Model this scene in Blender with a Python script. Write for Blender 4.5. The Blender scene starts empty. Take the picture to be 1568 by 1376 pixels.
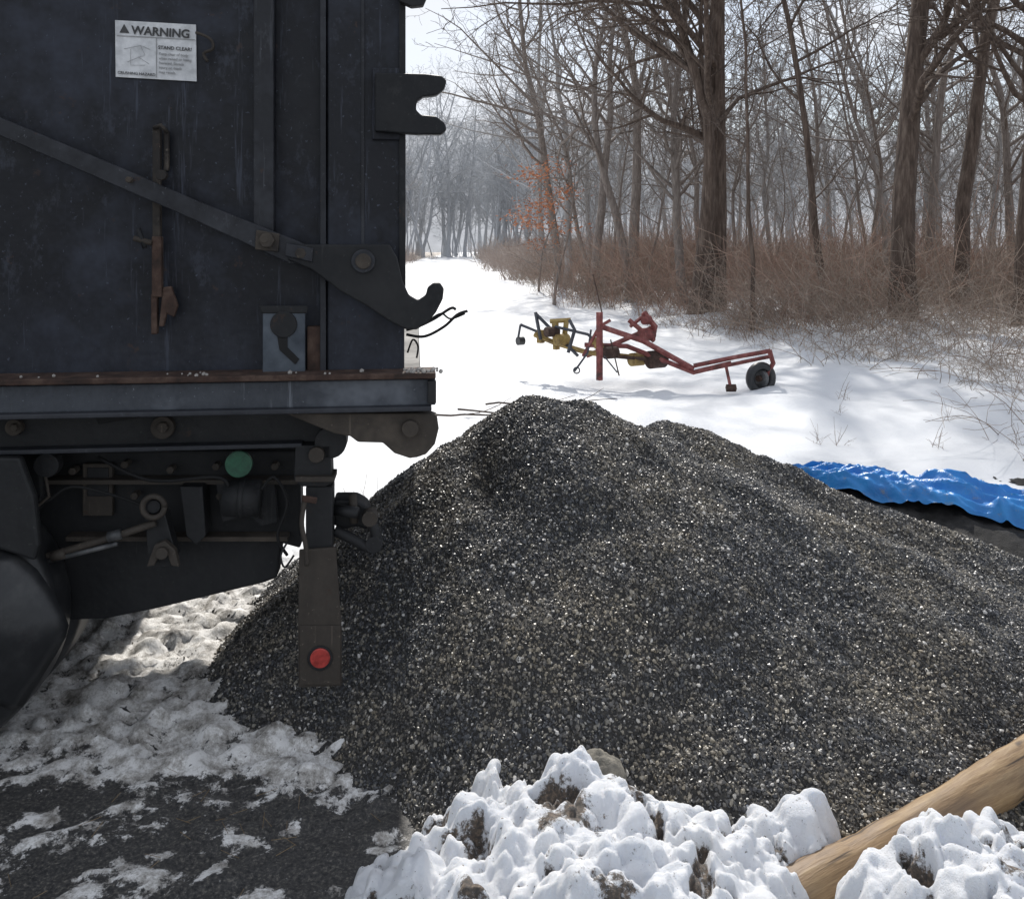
import bpy, bmesh, math, random
import numpy as np
from mathutils import Vector, Matrix, Euler
from mathutils import noise as mn
rad=math.radians
scene=bpy.context.scene
COL=scene.collection

# ------------------------------------------------------------------ noise
def _h(ix,iy,s):
    v=np.sin(ix*127.1+iy*311.7+s*74.7)*43758.5453
    return v-np.floor(v)
def vn(x,y,s=0):
    ix=np.floor(x);iy=np.floor(y);fx=x-ix;fy=y-iy
    fx=fx*fx*(3-2*fx);fy=fy*fy*(3-2*fy)
    a=_h(ix,iy,s);b=_h(ix+1,iy,s);c=_h(ix,iy+1,s);d=_h(ix+1,iy+1,s)
    return (a*(1-fx)+b*fx)*(1-fy)+(c*(1-fx)+d*fx)*fy
def fbm(x,y,o=4,s=0):
    t=0;a=.5;n=0
    for i in range(o):
        ca,sa=math.cos(i*.9),math.sin(i*.9)
        t=t+a*vn((x*ca-y*sa)*2**i+i*17.3,(x*sa+y*ca)*2**i-i*9.1,s+i);n+=a;a*=.5
    return t/n
def billow(x,y,o=4,s=0):
    t=0;a=.5;n=0
    for i in range(o):
        ca,sa=math.cos(i*.9),math.sin(i*.9)
        t=t+a*np.abs(vn((x*ca-y*sa)*2**i+i*17.3,(x*sa+y*ca)*2**i-i*9.1,s+i)*2-1);n+=a;a*=.55
    return t/n
def sst(x,a,b):
    t=np.clip((x-a)/(b-a),0,1);return t*t*(3-2*t)

# ------------------------------------------------------------------ materials
def new_mat(name):
    m=bpy.data.materials.new(name);m.use_nodes=True
    nt=m.node_tree;b=nt.nodes['Principled BSDF'];return m,nt,b
def N(nt,t,**k):
    n=nt.nodes.new(t)
    for a,v in k.items(): setattr(n,a,v)
    return n
def noise(nt,scale,detail=5,rough=.6,vec=None,coord='Object',sc=(1,1,1)):
    mp=N(nt,'ShaderNodeMapping')
    if vec is None:
        tc=N(nt,'ShaderNodeTexCoord');vec=tc.outputs[coord]
    nt.links.new(vec,mp.inputs[0]);mp.inputs['Scale'].default_value=sc
    n=N(nt,'ShaderNodeTexNoise');n.inputs['Scale'].default_value=scale
    n.inputs['Detail'].default_value=min(detail,5);n.inputs['Roughness'].default_value=rough
    nt.links.new(mp.outputs[0],n.inputs['Vector']);return n
def ramp(nt,src,stops,interp='LINEAR'):
    r=N(nt,'ShaderNodeValToRGB');cr=r.color_ramp;cr.interpolation=interp
    while len(cr.elements)<len(stops): cr.elements.new(.5)
    for e,(p,c) in zip(cr.elements,stops):
        e.position=p;e.color=(c[0],c[1],c[2],1) if not isinstance(c,(int,float)) else (c,c,c,1)
    nt.links.new(src,r.inputs[0]);return r
def bump(nt,b,src,strength=.3,dist=.01):
    n=N(nt,'ShaderNodeBump');n.inputs['Strength'].default_value=strength;n.inputs['Distance'].default_value=dist
    nt.links.new(src,n.inputs['Height']);nt.links.new(n.outputs[0],b.inputs['Normal']);return n
def simple(name,stops,scale=5,rough=.6,metal=0,bs=.2,bd=.01,sc=(1,1,1),coord='Object',detail=5,spec=.5):
    m,nt,b=new_mat(name)
    n=noise(nt,scale,detail,.65,sc=sc,coord=coord)
    r=ramp(nt,n.outputs['Fac'],stops);nt.links.new(r.outputs[0],b.inputs['Base Color'])
    b.inputs['Roughness'].default_value=rough;b.inputs['Metallic'].default_value=metal
    b.inputs['Specular IOR Level'].default_value=spec
    if bs>0:
        n2=noise(nt,scale*6,3,.7,sc=sc,coord=coord);bump(nt,b,n2.outputs['Fac'],bs,bd)
    return m
def mixc(nt,fac,a,b):
    m=N(nt,'ShaderNodeMix',data_type='RGBA')
    if isinstance(fac,float): m.inputs[0].default_value=fac
    else: nt.links.new(fac,m.inputs[0])
    for i,v in ((6,a),(7,b)):
        if isinstance(v,tuple): m.inputs[i].default_value=(v[0],v[1],v[2],1)
        else: nt.links.new(v,m.inputs[i])
    return m.outputs[2]
def math_(nt,op,a,b=None):
    m=N(nt,'ShaderNodeMath',operation=op)
    for i,v in ((0,a),(1,b)):
        if v is None: continue
        if isinstance(v,(int,float)): m.inputs[i].default_value=v
        else: nt.links.new(v,m.inputs[i])
    return m.outputs[0]

# painted, dusty truck steel with streaks, scuffs and chips
def truck_paint(name,base,dust,amt=.55,rough=.45,rust=.5):
    m,nt,b=new_mat(name)
    n1=noise(nt,1.7,5,.75);n2=noise(nt,15,5,.8,sc=(1,1,.06));n3=noise(nt,70,3,.6);n5=noise(nt,6,5,.85,sc=(1,1,.6))
    f=math_(nt,'MULTIPLY',ramp(nt,n1.outputs['Fac'],[(.47,0.0),(.68,1.0)]).outputs[0],amt)
    f2=math_(nt,'MULTIPLY',ramp(nt,n2.outputs['Fac'],[(.58,0.0),(.66,1.0)]).outputs[0],amt*1.1)
    f3=math_(nt,'MULTIPLY',ramp(nt,n3.outputs['Fac'],[(.66,0.0),(.71,1.0)]).outputs[0],amt*1.5)
    f4=math_(nt,'MULTIPLY',ramp(nt,n5.outputs['Fac'],[(.56,0.0),(.66,1.0)]).outputs[0],amt*.75)
    # dust settles toward the bottom of the body
    g=N(nt,'ShaderNodeTexCoord');sp=N(nt,'ShaderNodeSeparateXYZ');nt.links.new(g.outputs['Object'],sp.inputs[0])
    low=ramp(nt,math_(nt,'ADD',math_(nt,'SUBTRACT',2.15,sp.outputs['Z']),math_(nt,'MULTIPLY',n5.outputs['Fac'],.5)),[(.65,0.0),(1.05,.6)]).outputs[0]
    f=math_(nt,'MAXIMUM',math_(nt,'MAXIMUM',f,f2),math_(nt,'MAXIMUM',f3,f4))
    f=math_(nt,'MAXIMUM',f,math_(nt,'MULTIPLY',low,n5.outputs['Fac']))
    c=mixc(nt,f,base,dust)
    nr=noise(nt,9,5,.8);fr=math_(nt,'MULTIPLY',ramp(nt,nr.outputs['Fac'],[(.64,0.0),(.68,1.0)]).outputs[0],rust)
    c=mixc(nt,fr,c,(.055,.03,.02))
    nt.links.new(c,b.inputs['Base Color'])
    rr=ramp(nt,n1.outputs['Fac'],[(.3,rough-.10),(.8,rough+.3)]);nt.links.new(rr.outputs[0],b.inputs['Roughness'])
    b.inputs['Specular IOR Level'].default_value=.38
    bump(nt,b,n1.outputs['Fac'],.35,.03)
    return m
M_body=truck_paint('truck_paint_dark',(.003,.004,.008),(.066,.076,.105),.52,.5)
M_rib=truck_paint('truck_rib_paint',(.009,.010,.014),(.08,.086,.10),.55)
M_rail=truck_paint('truck_rail_paint',(.016,.020,.028),(.16,.175,.20),.8)
M_frame=truck_paint('chassis_black',(.004,.005,.007),(.045,.045,.045),.5,.55)
M_grime=truck_paint('chassis_grime',(.022,.019,.017),(.12,.10,.08),.75,.7)
M_rust=simple('rusty_steel',[(.3,(.022,.015,.012)),(.5,(.06,.034,.025)),(.7,(.12,.08,.06))],14,.8,.2,.4,.004)
M_steel=simple('worn_steel',[(.3,(.04,.043,.047)),(.7,(.17,.17,.17))],10,.55,.4,.2,.003)
M_rubber=simple('tyre_rubber',[(.3,(.008,.009,.010)),(.5,(.02,.021,.023)),(.7,(.05,.05,.05))],5,.40,0,.1,.004)
M_plateL=simple('grey_blue_plate',[(.3,(.03,.04,.055)),(.7,(.10,.12,.145))],9,.5,.2,.1,.003)
M_black=simple('black_gap',[(.3,(.004,.004,.005)),(.7,(.01,.01,.01))],9,.8,0,.1,.003)
def flat(name,c,r=.5,**k):
    return simple(name,[(.3,tuple(x*.85 for x in c)),(.7,tuple(min(1,x*1.1) for x in c))],12,r,0,.05,.002)
M_red=simple('red_reflector',[(.35,(.26,.03,.025)),(.6,(.48,.06,.05))],40,.35,0,.3,.002)
M_green=simple('green_reflector',[(.3,(.02,.06,.04)),(.7,(.03,.14,.075))],30,.4,0,.3,.002)
M_signw=simple('sign_white',[(.35,(.46,.47,.48)),(.6,(.72,.73,.74))],14,.5,0,.05,.002)
M_ink=flat('sign_ink',(.05,.05,.05),.6)
M_inkg=flat('sign_grey_ink',(.32,.32,.32),.6)

def snow_mat(name,dirt=False):
    m,nt,b=new_mat(name)
    n=noise(nt,3,4,.6);
    c=ramp(nt,n.outputs['Fac'],[(.3,(.76,.78,.82)),(.7,(.86,.87,.89))]).outputs[0]
    if dirt:
        at=N(nt,'ShaderNodeAttribute',attribute_name='dirt')
        n2=noise(nt,22,5,.8)
        v=math_(nt,'ADD',math_(nt,'MULTIPLY',at.outputs['Fac'],.32),n2.outputs['Fac'])
        f=ramp(nt,v,[(.62,0.0),(.72,.95)]).outputs[0]
        n4=noise(nt,85,3,.6)
        f4=ramp(nt,n4.outputs['Fac'],[(.68,0.0),(.71,.85)]).outputs[0]
        f=math_(nt,'MAXIMUM',f,f4)
        n5=noise(nt,95,2,.6)
        dc=ramp(nt,n5.outputs['Fac'],[(.35,(.03,.022,.015)),(.55,(.10,.07,.045)),(.7,(.24,.17,.11))]).outputs[0]
        c=mixc(nt,f,c,dc)
    nt.links.new(c,b.inputs['Base Color'])
    b.inputs['Roughness'].default_value=.5
    b.inputs['Subsurface Weight'].default_value=.35
    b.inputs['Subsurface Radius'].default_value=(.9,1,1.1);b.inputs['Subsurface Scale'].default_value=.03
    n3=noise(nt,60,5,.85);bump(nt,b,n3.outputs['Fac'],.8,.014)
    return m
M_snow=snow_mat('snow_bank_snow',True)

def ground_mat():
    m,nt,b=new_mat('snowy_ground')
    at=N(nt,'ShaderNodeAttribute',attribute_name='snow')
    al=N(nt,'ShaderNodeAttribute',attribute_name='litter')
    ag=N(nt,'ShaderNodeAttribute',attribute_name='packed')
    n=noise(nt,.8,4,.6);ns=noise(nt,22,5,.75);nf=noise(nt,90,3,.7)
    snow=ramp(nt,n.outputs['Fac'],[(.3,(.68,.70,.73)),(.7,(.77,.785,.80))]).outputs[0]
    npk=noise(nt,9,5,.85)
    pk=ramp(nt,npk.outputs['Fac'],[(.34,(.15,.135,.115)),(.45,(.42,.40,.37)),(.57,(.80,.79,.77))]).outputs[0]
    snow=mixc(nt,ag.outputs['Fac'],snow,pk)
    grav=ramp(nt,nf.outputs['Fac'],[(.35,(.02,.02,.022)),(.55,(.06,.058,.055)),(.72,(.19,.175,.15))]).outputs[0]
    nm=noise(nt,8,5,.85)
    v=math_(nt,'ADD',at.outputs['Fac'],math_(nt,'MULTIPLY',math_(nt,'SUBTRACT',nm.outputs['Fac'],.5),2.6))
    f=ramp(nt,v,[(.40,0.0),(.60,1.0)]).outputs[0]
    c=mixc(nt,f,grav,snow)
    lv=math_(nt,'ADD',al.outputs['Fac'],math_(nt,'MULTIPLY',math_(nt,'SUBTRACT',noise(nt,5,5,.85).outputs['Fac'],.5),1.3))
    lf=ramp(nt,lv,[(.45,0.0),(.62,1.0)]).outputs[0]
    lit=ramp(nt,ns.outputs['Fac'],[(.3,(.10,.07,.05)),(.6,(.20,.15,.11)),(.8,(.30,.24,.18))]).outputs[0]
    c=mixc(nt,lf,c,lit)
    nt.links.new(c,b.inputs['Base Color'])
    b.inputs['Roughness'].default_value=.6
    bump(nt,b,ns.outputs['Fac'],.45,.018)
    return m
M_ground=ground_mat()

def stone_mat():
    m,nt,b=new_mat('gravel_stone')
    oi=N(nt,'ShaderNodeObjectInfo')
    grey=ramp(nt,oi.outputs['Random'],[(0,(.022,.023,.026)),(.35,(.050,.052,.057)),(.70,(.095,.097,.103)),(.84,(.15,.14,.12)),(.95,(.26,.24,.20)),(.985,(.58,.56,.53))])
    tan=ramp(nt,oi.outputs['Random'],[(0,(.038,.036,.034)),(.3,(.085,.078,.069)),(.55,(.15,.132,.105)),(.80,(.25,.215,.16)),(.95,(.37,.325,.25)),(.985,(.60,.57,.52))])
    n=noise(nt,1.5,4,.75,vec=oi.outputs['Location'])
    f=ramp(nt,n.outputs['Fac'],[(.45,0.0),(.62,1.0)]).outputs[0]
    c=mixc(nt,f,grey.outputs[0],tan.outputs[0])
    nt.links.new(c,b.inputs['Base Color'])
    b.inputs['Roughness'].default_value=.38
    return m
M_stone=stone_mat()
M_pile=simple('gravel_fines',[(.3,(.022,.022,.023)),(.55,(.055,.052,.048)),(.75,(.11,.10,.08))],60,.7,0,.8,.01)
M_dirt=simple('black_soil',[(.3,(.012,.012,.012)),(.6,(.04,.038,.036)),(.8,(.10,.09,.08))],18,.85,0,.9,.03)

# ------------------------------------------------------------------ mesh helpers
def link(o,parent=None):
    COL.objects.link(o)
    if parent: o.parent=parent
    return o
def empty(name,loc=(0,0,0)):
    e=bpy.data.objects.new(name,None);e.location=loc;e.empty_display_size=.2;COL.objects.link(e);return e
def mesh_obj(name,V,F,mat,parent=None,smooth=False):
    me=bpy.data.meshes.new(name);me.from_pydata(V,[],F)
    if mat: me.materials.append(mat)
    if smooth: me.polygons.foreach_set('use_smooth',[True]*len(me.polygons))
    me.update();o=bpy.data.objects.new(name,me);return link(o,parent)
def grid_obj(name,xs,ys,Z,mat,attrs={},parent=None,keep=None,X=None,Y=None):
    if X is None: X,Y=np.meshgrid(xs,ys)
    ny,nx=X.shape
    V=np.stack([X.ravel(),Y.ravel(),Z.ravel()],1)
    i=np.arange(ny-1)[:,None]*nx+np.arange(nx-1)[None,:]
    F=np.stack([i,i+1,i+nx+1,i+nx],-1).reshape(-1,4)
    if keep is not None: F=F[keep[:-1,:-1].ravel()]
    o=mesh_obj(name,V.tolist(),F.tolist(),mat,parent,True)
    for k,a in attrs.items():
        at=o.data.attributes.new(k,'FLOAT','POINT');at.data.foreach_set('value',a.ravel().astype(np.float32))
    return o
def bev(o,w,seg=2):
    if w>0:
        m=o.modifiers.new('bevel','BEVEL');m.width=w;m.segments=seg;m.limit_method='ANGLE'
def box(name,x0,x1,y0,y1,z0,z1,mat,parent=None,b=.004):
    V=[(x,y,z) for x in (x0,x1) for y in (y0,y1) for z in (z0,z1)]
    F=[(0,1,3,2),(4,6,7,5),(0,4,5,1),(2,3,7,6),(0,2,6,4),(1,5,7,3)]
    o=mesh_obj(name,V,F,mat,parent);bev(o,b);return o
CAMH=1.9;FP=1358.0
def S0(u,v,Y):   # image pixel (u,v) cast from the camera to depth Y -> metres
    return ((u-784)/FP*Y,Y,CAMH-(v-370)/FP*Y)
YAW=rad(6.2);PV=(-.42,3.30)
def S(u,v,Y):    # same pixel mapping, expressed in the truck's own frame (truck stands turned by YAW about its rear corner)
    k=(u-784)/FP;c,s=math.cos(YAW),math.sin(YAW)
    dy=Y-PV[1]
    a=(k*(PV[1]+c*dy)-PV[0]+s*dy)/(c-k*s)
    yw=PV[1]+s*a+c*dy
    return (PV[0]+a,Y,CAMH-(v-370)/FP*yw)
def plate(name,pts,Y,t,mat,parent=None,b=.004):
    P=[S(u,v,Y) for u,v in pts];n=len(P)
    bm=bmesh.new()
    a=[bm.verts.new(p) for p in P];c=[bm.verts.new((p[0],p[1]+t,p[2])) for p in P]
    bm.faces.new(a);bm.faces.new(c[::-1])
    for i in range(n): bm.faces.new((a[i],a[(i+1)%n],c[(i+1)%n],c[i]))
    bmesh.ops.recalc_face_normals(bm,faces=bm.faces)
    me=bpy.data.meshes.new(name);bm.to_mesh(me);bm.free();me.materials.append(mat)
    o=link(bpy.data.objects.new(name,me),parent);bev(o,b);return o
def rplate(name,u0,u1,v0,v1,Y,t,mat,parent=None,b=.004):
    return plate(name,[(u0,v0),(u1,v0),(u1,v1),(u0,v1)],Y,t,mat,parent,b)
def add_tube(V,F,pts,rr,n=6,cap=True):
    base=len(V);m=len(pts)
    for i,p in enumerate(pts):
        d=(pts[min(i+1,m-1)]-pts[max(i-1,0)])
        if d.length<1e-9: d=Vector((0,0,1))
        d.normalize()
        ref=Vector((0,0,1)) if abs(d.z)<.8 else Vector((1,0,0))
        if i==0: a=d.cross(ref).normalized()
        else:
            a=(a-d*a.dot(d))
            a=a.normalized() if a.length>1e-6 else d.cross(ref).normalized()
        b=d.cross(a)
        for k in range(n):
            t=2*math.pi*k/n;q=p+(a*math.cos(t)+b*math.sin(t))*rr[i];V.append((q.x,q.y,q.z))
    for i in range(m-1):
        for k in range(n):
            k2=(k+1)%n
            F.append((base+i*n+k,base+i*n+k2,base+(i+1)*n+k2,base+(i+1)*n+k))
    if cap and n>3:
        F.append(tuple(base+k for k in range(n))[::-1]);F.append(tuple(base+(m-1)*n+k for k in range(n)))
def tube(name,pts,r,mat,parent=None,n=12,smooth=True):
    V=[];F=[];P=[Vector(p) for p in pts]
    rr=[r]*len(P) if isinstance(r,(int,float)) else r
    add_tube(V,F,P,rr,n);o=mesh_obj(name,V,F,mat,parent,smooth)
    return o
def spline(pts,k=6):
    P=[Vector(p) for p in pts];out=[]
    for i in range(len(P)-1):
        p0=P[max(i-1,0)];p1=P[i];p2=P[i+1];p3=P[min(i+2,len(P)-1)]
        for j in range(k):
            t=j/k
            out.append(.5*((2*p1)+(p2-p0)*t+(2*p0-5*p1+4*p2-p3)*t*t+(3*p1-p0-3*p2+p3)*t**3))
    out.append(P[-1]);return out
def disc(name,u,v,Y,rpx,t,mat,parent=None,n=24,b=.003):
    x,y,z=S(u,v,Y);r=rpx/FP*Y
    o=tube(name,[(x,y,z),(x,y+t,z)],r,mat,parent,n,False);bev(o,b);return o
def lathe(name,cx,cz,prof,mat,parent=None,n=64):
    V=[];F=[];m=len(prof)
    for k in range(n):
        a=2*math.pi*k/n
        for r,y in prof: V.append((cx+r*math.cos(a),y,cz+r*math.sin(a)))
    for k in range(n):
        for i in range(m-1):
            F.append((k*m+i,k*m+i+1,((k+1)%n)*m+i+1,((k+1)%n)*m+i))
    return mesh_obj(name,V,F,mat,parent,True)

# ------------------------------------------------------------------ terrain
EY=[0,7,14,18,32,60,103,140];EX=[5.6,5.1,5.1,4.1,1.5,-.6,-3.0,-5]
def edge(y): return np.interp(y,EY,EX)
def tread(x,y):
    return np.abs(fbm(x*7,y*12,3,3)-.5)*2
def G(x,y):
    z=.10*(fbm(x*.5+3,y*.5,3,5)-.5)*sst(y,5,9)
    z=z+.20*(fbm(x*.9,y*.7,2,9)-.45)*sst(y,5.5,8)*(1-sst(y,25,45))
    z=z+.05*(fbm(x*2.5,y*2.5,3,13)-.5)*sst(y,5.5,7)*(1-sst(y,14,25))
    e=edge(y);z=z+.55*sst(x-e,-1.,6)+.25*(fbm(x*.7,y*.7,3,11)-.5)*sst(x-e,-1,1)
    near=(1-sst(y,4.9,6.0))*(1-sst(x,-.6,0))
    z=z+near*(.095*(tread(x,y)-.25)+.05*(fbm(x*20,y*26,3,4)-.5))*(.35+.65*sst(y+.25*x,2.6,3.1))
    z=z+.07*(fbm(x*2.2,y*.35,3,21)-.5)*sst(y,12,22)
    return z
xs=np.concatenate([-4.0-np.cumsum(.05*1.055**np.arange(110))[::-1],np.arange(-4.0,4.2,.025),4.2+np.cumsum(.05*1.055**np.arange(110))])
ys=np.concatenate([1.2-np.cumsum(.06*1.09**np.arange(45))[::-1],np.arange(1.2,7,.025),7+np.cumsum(.04*1.032**np.arange(185))])
X,Y=np.meshgrid(xs,ys)
Zg=G(X,Y)
dark=(1-sst(Y+.12*X+.55*(fbm(X*2,Y*3,4,31)-.5),2.80,3.15))
under=(1-sst(Y,4.9,5.6))
snow=1.05-.84*dark-.45*under*(1-sst(tread(X,Y),.05,.38))*(X<.3)
snow=snow+ .58*sst(fbm(X*5.1,Y*7.5,4,37),.50,.64)*dark
snow=np.clip(snow,0.0,1.2)
packed=np.clip(under*(1-sst(X,.5,1.2))*.95,0,1)
litter=.58*sst(X-edge(Y),.8,5.0)+.25*sst(Y,16,26)*sst(X-edge(Y),-.5,.8)
litter=np.clip(litter+.7*sst(-8-X,0,3)*sst(Y,30,40),0,1)
ground=grid_obj('snowy_ground',None,None,Zg,M_ground,{'snow':snow,'litter':litter,'packed':packed},X=X,Y=Y)

# ------------------------------------------------------------------ gravel pile
def smax(a,b,k=.08):
    h=np.clip(.5+.5*(a-b)/k,0,1);return b*(1-h)+a*h+k*h*(1-h)
def HP(x,y):
    dx=x-.10;dy=y-4.4
    sx=np.where(dx<0,.80,.45);w=sst(-dx,0,.85)
    sy=np.where(dy<0,.62+.33*w,.85)
    A=1.15-(np.sqrt((sx*dx)**2+(sy*dy)**2+.006)-.077)
    px=np.clip(x,.8,2.9);ry=np.interp(px,[.8,1.6,2.9],[5.0,4.95,4.6]);rz=np.interp(px,[.8,1.1,1.6,2.3,2.9],[.86,.82,.62,.36,.12])
    d=np.sqrt((1.1*(x-px))**2+((np.where(y<ry,.48,.75))*(y-ry))**2+.004)-.063
    B=rz-d
    dc=np.hypot(x-1.05,y-4.25);C=.70-.36*dc
    h=smax(smax(A,B,.06),C,.10)
    R=np.hypot(dx,dy);ang=np.arctan2(dx,-dy)
    h=h+(.09+.05*sst(R,.3,1.0))*(fbm(x*1.6,y*1.6,3,51)-.5)+.07*(fbm(x*5,y*5,3,52)-.5)+.022*(fbm(x*25,y*25,2,53)-.5)
    h=h+.13*(fbm(ang*2.4+4,R*.6,2,57)-.5)*sst(R,.2,.9)
    h=h-.13*np.exp(-((dx+.32+.25*dy)/.10)**2)*np.exp(-((dy+.35)/.35)**2)
    return h
xp=np.arange(-2.2,4.3,.022);yp=np.arange(2.0,6.6,.022)
XP,YP=np.meshgrid(xp,yp);H=HP(XP,YP);g=G(XP,YP)
ZP=np.maximum(H,g-.012)
dens=sst(H-g,-.03,.02)+.2*sst(H-g,-.22,0)*(fbm(XP*6,YP*6,2,61)>.45)+.08*sst(H-g,-.8,-.2)*(YP<4.6)*(fbm(XP*4,YP*4,2,62)>.4)
dens=np.clip(dens,0,1)
pile=grid_obj('gravel_pile',xp,yp,ZP,M_pile,{'dens':dens},keep=(H-g>-.8))
stones=bpy.data.collections.new('gravel_stones')
rng=random.Random(5)
for k in range(5):
    bm=bmesh.new();bmesh.ops.create_icosphere(bm,subdivisions=1,radius=1)
    sc=(rng.uniform(.8,1.3),rng.uniform(.6,1),rng.uniform(.4,.75))
    for v in bm.verts:
        f=rng.uniform(.66,1.18);v.co=Vector((v.co.x*sc[0],v.co.y*sc[1],v.co.z*sc[2]))*f
    me=bpy.data.meshes.new('stone');bm.to_mesh(me);bm.free();me.materials.append(M_stone)
    stones.objects.link(bpy.data.objects.new('stone',me))
def scatter(obj,density,smin,smax_,seed=1):
    ng=bpy.data.node_groups.new('scatter','GeometryNodeTree')
    ng.interface.new_socket('Geometry',in_out='INPUT',socket_type='NodeSocketGeometry')
    ng.interface.new_socket('Geometry',in_out='OUTPUT',socket_type='NodeSocketGeometry')
    gi=ng.nodes.new('NodeGroupInput');go=ng.nodes.new('NodeGroupOutput')
    d=ng.nodes.new('GeometryNodeDistributePointsOnFaces');na=ng.nodes.new('GeometryNodeInputNamedAttribute')
    na.data_type='FLOAT';na.inputs[0].default_value='dens'
    mu=ng.nodes.new('ShaderNodeMath');mu.operation='MULTIPLY';mu.inputs[1].default_value=density
    ng.links.new(na.outputs[0],mu.inputs[0]);ng.links.new(mu.outputs[0],d.inputs['Density']);d.inputs['Seed'].default_value=seed
    ci=ng.nodes.new('GeometryNodeCollectionInfo');ci.inputs[0].default_value=stones;ci.inputs[1].default_value=True;ci.inputs[2].default_value=True
    ip=ng.nodes.new('GeometryNodeInstanceOnPoints');ip.inputs['Pick Instance'].default_value=True
    rr=ng.nodes.new('FunctionNodeRandomValue');rr.data_type='FLOAT_VECTOR';rr.inputs[1].default_value=(6.28,6.28,6.28)
    rs=ng.nodes.new('FunctionNodeRandomValue');rs.data_type='FLOAT';rs.inputs[2].default_value=0;rs.inputs[3].default_value=1
    pw=ng.nodes.new('ShaderNodeMath');pw.operation='POWER';pw.inputs[1].default_value=2.2
    ml=ng.nodes.new('ShaderNodeMath');ml.operation='MULTIPLY_ADD';ml.inputs[1].default_value=smax_-smin;ml.inputs[2].default_value=smin
    ng.links.new(rs.outputs[1],pw.inputs[0]);ng.links.new(pw.outputs[0],ml.inputs[0])
    ng.links.new(gi.outputs[0],d.inputs['Mesh']);ng.links.new(d.outputs['Points'],ip.inputs['Points'])
    ng.links.new(ci.outputs[0],ip.inputs['Instance']);ng.links.new(rr.outputs[0],ip.inputs['Rotation']);ng.links.new(ml.outputs[0],ip.inputs['Scale'])
    j=ng.nodes.new('GeometryNodeJoinGeometry');ng.links.new(ip.outputs[0],j.inputs[0]);ng.links.new(gi.outputs[0],j.inputs[0])
    ng.links.new(j.outputs[0],go.inputs[0])
    m=obj.modifiers.new('scatter','NODES');m.node_group=ng
scatter(pile,13500,.0042,.0115)

bm=bmesh.new();bmesh.ops.create_icosphere(bm,subdivisions=4,radius=1)
for v in bm.verts:
    c=v.co.copy();f=1+.36*mn.noise(c*1.2+Vector((3,1,2)))+.16*abs(mn.noise(c*2.2))
    x,y,z=c.x*.085,c.y*.07,c.z*.095
    if c.x+c.z*.6>.75: f*=.75/(c.x+c.z*.6)*.5+.5
    if -c.x+c.z*.9>.8: f*=.8/(-c.x+c.z*.9)*.5+.5
    v.co=Vector((x,y,z))*f
me=bpy.data.meshes.new('rock');bm.to_mesh(me);bm.free()
me.materials.append(simple('rock_tan',[(.3,(.10,.095,.08)),(.5,(.19,.175,.145)),(.7,(.30,.275,.225))],16,.8,0,.8,.008))
me.polygons.foreach_set('use_smooth',[True]*len(me.polygons))
o=link(bpy.data.objects.new('rock',me));o.location=(.285,2.83,.20);o.rotation_euler=(.2,-.2,.4);o.scale=(.9,.9,.95)
o2=bpy.data.objects.new('rock',me);link(o2);o2.location=(1.66,2.66,.10);o2.rotation_euler=(1,.3,2)

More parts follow.
